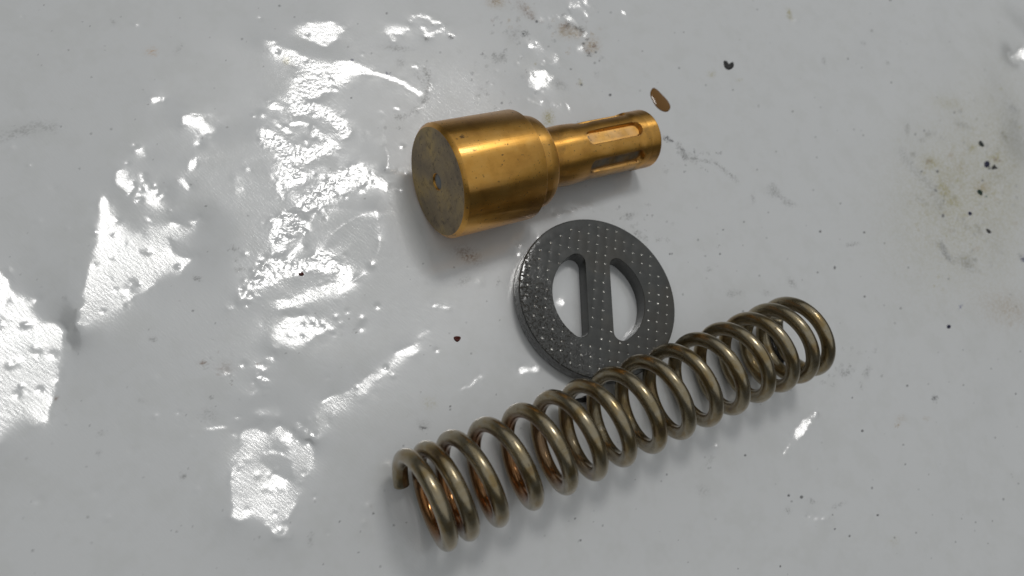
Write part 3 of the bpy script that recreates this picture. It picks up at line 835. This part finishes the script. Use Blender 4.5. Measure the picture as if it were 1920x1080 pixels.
def disc():
    v2, edges, faces, zoff = [], [], [], []

    def ring(pts, z):
        b = len(v2)
        v2.extend(pts)
        zoff.extend([z] * len(pts))
        edges.extend([(b + i, b + (i + 1) % len(pts)) for i in range(len(pts))])
        return list(range(b, b + len(pts)))
    n = 160
    rim_in = DR - 0.35
    outer = ring([(rim_in * math.cos(2 * math.pi * k / n), rim_in * math.sin(2 * math.pi * k / n)) for k in range(n)], 0)
    slots = [ring(d_slot(1), 0), ring(d_slot(-1), 0)]
    rr = random.Random(5)
    c0 = np.array((-0.03, 5.95))
    s1, s2 = np.array((1.77, 0.2)), np.array((-0.21, 1.755))

    def ok(x, y):
        r = math.hypot(x, y)
        if r > 14.0:
            return False
        if abs(x) > 1.95 and r < 9.35 and abs(y) < 7.9 and abs(x) > 1.9:
            return abs(x) < 1.96
        return True
    nd = 0
    for i in range(-10, 11):
        for j in range(-14, 9):
            x, y = c0 + s1 * i + s2 * j
            x += rr.gauss(0, 0.06)
            y += rr.gauss(0, 0.06)
            if not ok(x, y):
                continue
            r0, dp = rr.uniform(0.20, 0.29), rr.uniform(0.09, 0.15)
            t0 = rr.uniform(0, 1)
            for f_, z_, k_ in ((1.3, 0.0, 8), (1.0, -0.12 * dp, 8), (0.55, -0.72 * dp, 6)):
                ring([(x + r0 * f_ * math.cos(t0 + k * 2 * math.pi / k_), y + r0 * f_ * math.sin(t0 + k * 2 * math.pi / k_)) for k in range(k_)], z_)
            v2.append((x + rr.uniform(-0.3, 0.3) * r0, y + rr.uniform(-0.3, 0.3) * r0))
            zoff.append(-dp)
            nd += 1
    res = delaunay_2d_cdt([Vector(p) for p in v2], edges, [], 0, 1e-6)
    vo, eo, fo, ov = res[0], res[1], res[2], res[3]
    zz = [0.0] * len(vo)
    for i, src in enumerate(ov):
        if src:
            zz[i] = zoff[src[0]]
    sl = [d_slot(1), d_slot(-1)]

    def in_slot(x, y):
        for s in sl:
            c = False
            j = len(s) - 1
            for i in range(len(s)):
                if (s[i][1] > y) != (s[j][1] > y) and x < (s[j][0] - s[i][0]) * (y - s[i][1]) / (s[j][1] - s[i][1]) + s[i][0]:
                    c = not c
                j = i
            if c:
                return True
        return False
    bm = bmesh.new()
    tv = [bm.verts.new((p.x, p.y, DT + z)) for p, z in zip(vo, zz)]
    for f in fo:
        cx = sum(vo[i].x for i in f) / len(f)
        cy = sum(vo[i].y for i in f) / len(f)
        if in_slot(cx, cy):
            continue
        bm.faces.new([tv[i] for i in f])
    bm.verts.ensure_lookup_table()
    look = {}
    for i, src in enumerate(ov):
        for s in src:
            look[s] = tv[i]
    # rim: rounded shoulder, side wall, small bottom radius
    prev = [look[i] for i in outer]
    for rad, z in ((DR - 0.16, DT - 0.05), (DR - 0.04, DT - 0.18), (DR, DT - 0.4), (DR, 0.35), (DR - 0.1, 0.1), (DR - 0.35, 0.0), (10.0, 0.0)):
        cur = [bm.verts.new((rad * math.cos(2 * math.pi * k / n), rad * math.sin(2 * math.pi * k / n), z)) for k in range(n)]
        for k in range(n):
            bm.faces.new((prev[k], cur[k], cur[(k + 1) % n], prev[(k + 1) % n]))
        prev = cur
    # slot walls
    for ids in slots:
        prev = [look[i] for i in ids]
        cx = sum(v.co.x for v in prev) / len(prev)
        for off, z in ((-0.07, DT - 0.08), (-0.07, 0.0)):
            cur = []
            for k, v in enumerate(prev if z > 1 else prev):
                p = v.co
                q = Vector((cx, 0, 0))
                d = Vector((q.x - p.x, q.y - p.y, 0)).normalized() * (0.07 if z > 1 else 0.0)
                cur.append(bm.verts.new((p.x + d.x, p.y + d.y, z)))
            m_ = len(prev)
            for k in range(m_):
                bm.faces.new((prev[k], prev[(k + 1) % m_], cur[(k + 1) % m_], cur[k]))
            prev = cur
    bmesh.ops.recalc_face_normals(bm, faces=bm.faces)
    bmesh.ops.scale(bm, vec=(MM, MM, MM), verts=bm.verts)
    me_ = bpy.data.meshes.new('slotted_disc')
    bm.to_mesh(me_)
    bm.free()
    print('dimples', nd)
    t = NT('dark_oily_steel')
    co = t.obj()
    n1 = t.noise(co, 330, 5, 0.6)
    n2 = t.noise(t.mapping(co, (1, 0.35, 1)), 1500, 4, 0.6)
    col = t.ramp(n1, [(0.3, (0.024, 0.025, 0.023)), (0.55, (0.041, 0.043, 0.039)), (0.75, (0.060, 0.058, 0.049))])
    brown = t.ramp(t.noise(co, 120, 3, 0.5), [(0.52, (0, 0, 0)), (0.7, (0.5, 0.5, 0.5))])
    col = t.mix(brown, col, (0.045, 0.036, 0.022))
    sep = t.n('ShaderNodeSeparateXYZ')
    t.l(co, sep.inputs[0])
    # wet oil on the left of the disc: x < -5 mm (and towards the top)
    wet = t.math('ADD', t.math('MULTIPLY', sep.outputs[0], -1 / MM / 5.0), t.math('MULTIPLY', sep.outputs[1], -1 / MM / 8.0))
    wet = t.math('ADD', wet, t.math('MULTIPLY_ADD', t.noise(co, 260, 4, 0.6), 2.8, -1.4 - 1.55))
    wet = t.math('MINIMUM', t.math('MAXIMUM', wet, 0.0), 1.0)
    drops = t.ramp(t.noise(co, 1900, 4, 0.6), [(0.50, (0, 0, 0)), (0.68, (1, 1, 1))])
    h_ = t.math('ADD', t.math('MULTIPLY', n2, 0.12), t.math('MULTIPLY', t.math('MULTIPLY', drops, wet), 0.6))
    nrm = t.bump(h_, 0.00017, 1.0)
    rough = t.math('MULTIPLY_ADD', wet, -0.22, 0.42)
    t.set(Base_Color=t.mix(t.math('MULTIPLY', wet, 0.5), col, (0.03, 0.028, 0.024)), Metallic=0.0, Specular_IOR_Level=0.35, Roughness=rough, Normal=nrm,
          Coat_Weight=t.math('MULTIPLY_ADD', wet, 0.4, 0.6), Coat_Roughness=0.09, Coat_Normal=nrm)
    o = link_mesh('slotted_disc', me_, t.m)
    me_.materials.append(simple('pit_glint_steel', (0.40, 0.39, 0.36), 0.24, 0.95, 0.5, 1500, 0.00002, 0.3))  # pale pit floors: the glint of the dots is put into this metal's colour
    lo_ = (DT - 0.05) * MM
    for f in me_.polygons:
        z_ = sum(me_.vertices[i].co.z for i in f.vertices) / len(f.vertices)
        if (DT - 0.3) * MM < z_ < lo_ and math.hypot(f.center.x, f.center.y) < 14.2 * MM and abs(f.normal.z) > 0.3:
            f.material_index = 1
    for f in me_.polygons:
        if abs(f.normal.z) > 0.9995:
            f.use_smooth = False
    me_.set_sharp_from_angle(angle=math.radians(30))
    o.matrix_world = Matrix(((ux[0] * 1, uy[0], 0, DC[0] * MM), (ux[1], uy[1], 0, DC[1] * MM), (0, 0, 1, 0), (0, 0, 0, 1)))
    return o


dsc = disc()
if dsc.matrix_world.determinant() < 0:
    # keep a right-handed frame
    dsc.matrix_world = dsc.matrix_world @ Matrix.Diagonal((1, -1, 1, 1))
    for v in dsc.data.vertices:
        v.co.y *= -1
    dsc.data.flip_normals()
aa = np.linspace(0, 2 * np.pi, 40)
hd = float(np.median(sheet_height(DC[0] + 12 * np.cos(aa), DC[1] + 12 * np.sin(aa))))
dsc.location.z += hd * MM
tag(dsc, 'dark grey steel disc with two D shaped slots and rows of punched dimples', 'disc')

# ------------------------------------------------------------------ coil spring
SX, SY, SAZ, RM, RW, PH = 9.6151, -42.6573, 1.1246, 6.7294, 1.195, 3.2125
SK = [3.6409, 11.1193, 23.5563, 35.4681, 48.2211, 60.8109, 73.0363, 81.8]


def spline(u):
    k = np.linspace(0, 15.2, 8)
    y = np.array(SK)
    n, hs = 8, k[1] - k[0]
    A = np.zeros((n, n))
    b = np.zeros(n)
    A[0, 0] = A[-1, -1] = 1
    for i in range(1, n - 1):
        A[i, i - 1], A[i, i], A[i, i + 1] = 1, 4, 1
        b[i] = 6 * (y[i - 1] - 2 * y[i] + y[i + 1]) / hs ** 2
    mm_ = np.linalg.solve(A, b)
    i = np.clip((u / hs).astype(int), 0, n - 2)
    t = u - k[i]
    return y[i] + t * ((y[i + 1] - y[i]) / hs - hs * (2 * mm_[i] + mm_[i + 1]) / 6) + t * t * mm_[i] / 2 + t ** 3 * (mm_[i + 1] - mm_[i]) / (6 * hs)


def spring():
    U0, U1 = 0.07, 15.11
    nu, nv = 1500, 24
    u = np.linspace(U0, U1, nu)
    av = np.array([math.cos(SAZ), math.sin(SAZ), 0])
    bv = np.array([-av[1], av[0], 0])
    zv = np.array([0, 0, 1.0])
    ang = 2 * np.pi * u + PH
    s = spline(u)
    wob = 0.05 * np.sin(ang * 0.37 + 1)
    rad = np.cos(ang)[:, None] * zv - np.sin(ang)[:, None] * bv
    C_ = s[:, None] * av + (RM + wob)[:, None] * rad
    T_ = np.gradient(C_, axis=0)
    T_ /= np.linalg.norm(T_, axis=1)[:, None]
    N_ = rad - (rad * T_).sum(1)[:, None] * T_
    N_ /= np.linalg.norm(N_, axis=1)[:, None]
    B_ = np.cross(T_, N_)
    ph = np.arange(nv) / nv * 2 * np.pi
    vs = C_[:, None] + RW * (np.cos(ph)[None, :, None] * N_[:, None] + np.sin(ph)[None, :, None] * B_[:, None])
    inner = np.repeat((0.5 - 0.5 * np.cos(ph))[None], nu, 0)
    uu = np.repeat(u[:, None], nv, 1)
    vs = vs.reshape(-1, 3)
    ii = np.arange(nu * nv).reshape(nu, nv)
    q = np.stack([ii[:-1], np.roll(ii, -1, 1)[:-1], np.roll(ii, -1, 1)[1:], ii[1:]], -1).reshape(-1, 4)
    # cut ends: a bevel ring and a centre ring each
    ev, eq = [], []
    nb = len(vs)
    inn, uu_ = list(inner.ravel()), list(uu.ravel())
    for e, sg in ((0, -1), (nu - 1, 1)):
        last = ii[e]
        for f_, out in ((0.86, 0.14), (0.4, 0.16), (0.02, 0.16)):
            ringv = C_[e] + (vs[ii[e]] - C_[e]) * f_ + T_[e] * sg * out
            cur = nb + len(ev) + np.arange(nv)
            ev.extend(ringv)
            inn.extend([0.3] * nv)
            uu_.extend([u[e]] * nv)
            a_, b_ = last, cur
            f4 = np.stack([a_, np.roll(a_, -1), np.roll(b_, -1), b_], -1)
            eq.append(f4 if sg > 0 else f4[:, ::-1])
            last = cur
    vs = np.concatenate([vs, np.array(ev)])
    q = np.concatenate([q] + eq)
    me_ = mesh_np('coil_spring', vs * MM, q)
    for nm, dat in (('turn', uu_), ('inner', inn)):
        a_ = me_.attributes.new(nm, 'FLOAT', 'POINT')
        a_.data.foreach_set('value', np.asarray(dat, np.float32))
    t = NT('tempered_spring_steel')
    co = t.obj()
    tu, ti = t.attr('turn').outputs['Fac'], t.attr('inner').outputs['Fac']
    cmb = t.n('ShaderNodeCombineXYZ')
    t.l(t.math('MULTIPLY', tu, 7.0), cmb.inputs[0])
    t.l(t.math('MULTIPLY', ti, 1.2), cmb.inputs[1])
    n1 = t.noise(cmb.outputs[0], 1.1, 4, 0.6)
    n2 = t.noise(co, 520, 4, 0.6)
    cmb2 = t.n('ShaderNodeCombineXYZ')
    t.l(t.math('MULTIPLY', tu, 9.0), cmb2.inputs[0])
    t.l(t.math('MULTIPLY', ti, 30.0), cmb2.inputs[1])
    n3 = t.noise(cmb2.outputs[0], 1.5, 3, 0.6)                      # die lines along the wire
    col = t.ramp(n1, [(0.32, (0.22, 0.140, 0.085)), (0.42, (0.32, 0.225, 0.085)), (0.51, (0.39, 0.335, 0.230)), (0.59, (0.31, 0.245, 0.130)), (0.70, (0.41, 0.37, 0.29))])
    col = t.mix(t.math('MULTIPLY', n3, 0.45), col, (0.125, 0.098, 0.062))
    # amber oil left on the inside of the first coils
    amb = t.math('MULTIPLY', t.math('MINIMUM', t.math('MAXIMUM', t.math('MULTIPLY_ADD', ti, 2.2, -0.95), 0), 1),
                 t.math('MINIMUM', t.math('MAXIMUM', t.math('MULTIPLY_ADD', tu, -0.45, 2.8), 0), 1))
    amb = t.math('MULTIPLY', amb, t.math('MINIMUM', t.math('MAXIMUM', t.math('MULTIPLY_ADD', tu, 4.0, -1.8), 0), 1))
    amb = t.math('MULTIPLY', amb, t.math('MULTIPLY_ADD', n2, 0.7, 0.5))
    col = t.mix(amb, col, (0.27, 0.095, 0.006))
    dark = t.ramp(t.noise(co, 900, 3, 0.6), [(0.64, (0, 0, 0)), (0.72, (1, 1, 1))])
    col = t.mix(t.math('MULTIPLY', dark, 0.6), col, (0.04, 0.028, 0.018))
    nrm = t.bump(t.math('ADD', n3, t.math('MULTIPLY', n2, 0.5)), 0.000022, 1.0)
    t.set(Base_Color=col, Metallic=0.92, Roughness=t.math('ADD', t.math('MULTIPLY_ADD', n1, 0.12, 0.20), t.math('MULTIPLY', amb, -0.12)), Normal=nrm,
          Coat_Weight=t.math('MULTIPLY_ADD', amb, 0.4, 0.55), Coat_Roughness=0.10, Coat_Normal=nrm)
    o = link_mesh('coil_spring', me_, t.m)
    ss = np.linspace(5, 80, 30)
    hsp = sheet_height(SX + av[0] * ss, SY + av[1] * ss)
    o.location = (SX * MM, SY * MM, (RM + RW + float(np.percentile(hsp, 60)) - 0.02) * MM)
    return o


tag(spring(), 'long bronze coloured steel coil spring with closed ends lying beside the disc', 'spring')


# ------------------------------------------------------------------ drop, chips and grit on the film
def blob(name, outline, height, mat, seed=1, rough=0.0, dome=True, rings_=5, lift=0.0):
    """closed solid over a pixel outline lying on the film; dome = rounded top"""
    pts = unproject([p[0] for p in outline], [p[1] for p in outline])[:, :2]
    # smooth outline
    n0 = len(pts)
    dense = []
    for i in range(n0):
        p0, p1, p2, p3 = pts[i - 1], pts[i], pts[(i + 1) % n0], pts[(i + 2) % n0]
        for t_ in (0, 0.25, 0.5, 0.75):
            dense.append(0.5 * ((2 * p1) + (-p0 + p2) * t_ + (2 * p0 - 5 * p1 + 4 * p2 - p3) * t_ ** 2 + (-p0 + 3 * p1 - 3 * p2 + p3) * t_ ** 3))
    dense = np.array(dense)
    c = dense.mean(0)
    z0 = float(sheet_height(c[0], c[1]))
    rr = random.Random(seed)
    bm = bmesh.new()
    prev = None
    n = len(dense)
    lev = [(1.0, -0.02), (1.0, 0.02)]
    for k in range(1, rings_ + 1):
        f = 1 - k / (rings_ + 0.6)
        lev.append((f, (height * (1 - f ** 3.5) if dome else height * min(1, 0.8 + 0.2 * (1 - f)))))
    for f, z in lev:
        cur = []
        for d in dense:
            p = c + (d - c) * f
            hh_ = float(sheet_height(p[0], p[1])) - z0 if not lift else 0.0
            zz = z + hh_ + (rr.gauss(0, rough) if z > 0.03 else 0) + lift
            cur.append(bm.verts.new(((p[0] - c[0]) * MM, (p[1] - c[1]) * MM, zz * MM)))
        if prev:
            for i in range(n):
                bm.faces.new((prev[i], prev[(i + 1) % n], cur[(i + 1) % n], cur[i]))
        else:
            bm.faces.new(cur[::-1])
        prev = cur
    bm.faces.new(prev)
    bmesh.ops.recalc_face_normals(bm, faces=bm.faces)
    me_ = bpy.data.meshes.new(name)
    bm.to_mesh(me_)
    bm.free()
    o = link_mesh(name, me_, mat, smooth=dome)
    o.location = (c[0] * MM, c[1] * MM, z0 * MM)
    return o


M_OIL = simple('brown_oil', (0.21, 0.095, 0.014), 0.08, 0, 0.35, 90, 0.0, 0.5)
M_BLACK = simple('black_grime', (0.018, 0.017, 0.016), 0.42, 0, 0.5, 2500, 0.00012, 0.5)
M_WETBLK = simple('wet_black_grime', (0.010, 0.009, 0.008), 0.15, 0, 0.6, 2500, 0.0002, 0.5)
M_RED = simple('dark_red_paint', (0.115, 0.016, 0.008), 0.4, 0, 0.5, 2000, 0.00006, 0.6)
M_NAVY = simple('navy_paint', (0.012, 0.012, 0.05), 0.45, 0, 0.5, 2000, 0.00006, 0.4)
M_GREEN = simple('dark_green_paint', (0.006, 0.035, 0.020), 0.45, 0, 0.5, 2000, 0.00006, 0.4)
M_DKGRN = simple('green_black_grit', (0.018, 0.028, 0.022), 0.5, 0, 0.5, 2000, 0.00006, 0.4)

tag(blob('oil_drop', [(1224,165),(1232,168),(1241,177),(1252,189),(1257,201),(1252,209),(1243,209),(1232,202),(1224,190),(1219,176)], 0.2, M_OIL, rings_=7),
    'brown oil drop on the film beyond the tip of the brass shank', 'oil drop')
tag(blob('black_flake', [(1357,115),(1361,114),(1363,120),(1370,120),(1374,116),(1376,123),(1372,129),(1365,131),(1359,127),(1357,121)], 0.25, M_BLACK, 2, 0.02, False, 3),
    'black notched flake lying alone on the film above the oil drop', 'flake')
tag(blob('red_flake', [(851,632),(857,630),(864,632),(862,638),(857,641),(852,637)], 0.3, M_RED, 3, 0.03, False, 3),
    'dark red flake on bare film between the brass head and the spring', 'flake', 'red flakes on the film')
tag(blob('red_flake', [(559,513),(563,514),(566,509),(570,513),(568,517),(562,517)], 0.3, M_RED, 4, 0.03, False, 3),
    'small rusty red flake among the shiny wrinkles left of the disc', 'flake', 'red flakes on the film')
tag(blob('grit_crumb', [(1833,268),(1837,265),(1842,271),(1843,276),(1837,275),(1834,272)], 0.2, M_DKGRN, 5, 0.03, False, 2),
    'green black grit crumb topmost in the stained patch at right', 'grit', 'crumbs on the film')
tag(blob('paint_chip', [(1845,305),(1851,302),(1855,307),(1853,313),(1847,314),(1845,310)], 0.25, M_NAVY, 6, 0.03, False, 2),
    'navy blue paint chip in the middle of the stained patch', 'paint chip', 'crumbs on the film')
tag(blob('grit_crumb', [(1859,314),(1864,309),(1866,313),(1871,316),(1865,317),(1860,318)], 0.2, M_BLACK, 7, 0.03, False, 2),
    'thin black crumb just right of the navy paint chip', 'grit', 'crumbs on the film')
tag(blob('paint_chip', [(1833,357),(1838,355),(1843,359),(1842,366),(1837,364),(1834,361)], 0.25, M_GREEN, 8, 0.03, False, 2),
    'dark green paint chip on a tan smudge in the stained patch', 'paint chip', 'crumbs on the film')
tag(blob('paint_chip', [(1815,399),(1818,397),(1822,400),(1820,404),(1816,403)], 0.2, M_NAVY, 9, 0.02, False, 2),
    'tiny round navy speck below the green paint chip', 'paint chip', 'crumbs on the film')
tag(blob('grit_crumb', [(1847,431),(1851,430),(1855,434),(1857,437),(1851,438)], 0.2, M_BLACK, 10, 0.02, False, 2),
    'dark oval crumb lowest in the stained patch', 'grit', 'crumbs on the film')
tag(blob('paint_chip', [(1776,610),(1780,609),(1783,612),(1780,616),(1776,615)], 0.2, M_NAVY, 11, 0.02, False, 2),
    'tiny blue speck on clean film right of the spring end', 'paint chip', 'crumbs on the film')
tag(blob('grime_lump', [(1079,748),(1088,746),(1096,742),(1104,741),(1108,748),(1103,757),(1098,754),(1090,755),(1082,752)], 0.9, M_BLACK, 12, 0.12, True, 4),
    'crusty black grime lump under the middle coils of the spring', 'grime', 'grime lumps under the spring')
tag(blob('grime_lump', [(1438,628),(1446,632),(1452,648),(1462,664),(1470,680),(1464,684),(1452,668),(1442,652)], 1.0, M_WETBLK, 13, 0.10, True, 4),
    'wet black grime inside the far end of the spring', 'grime', 'grime lumps under the spring')
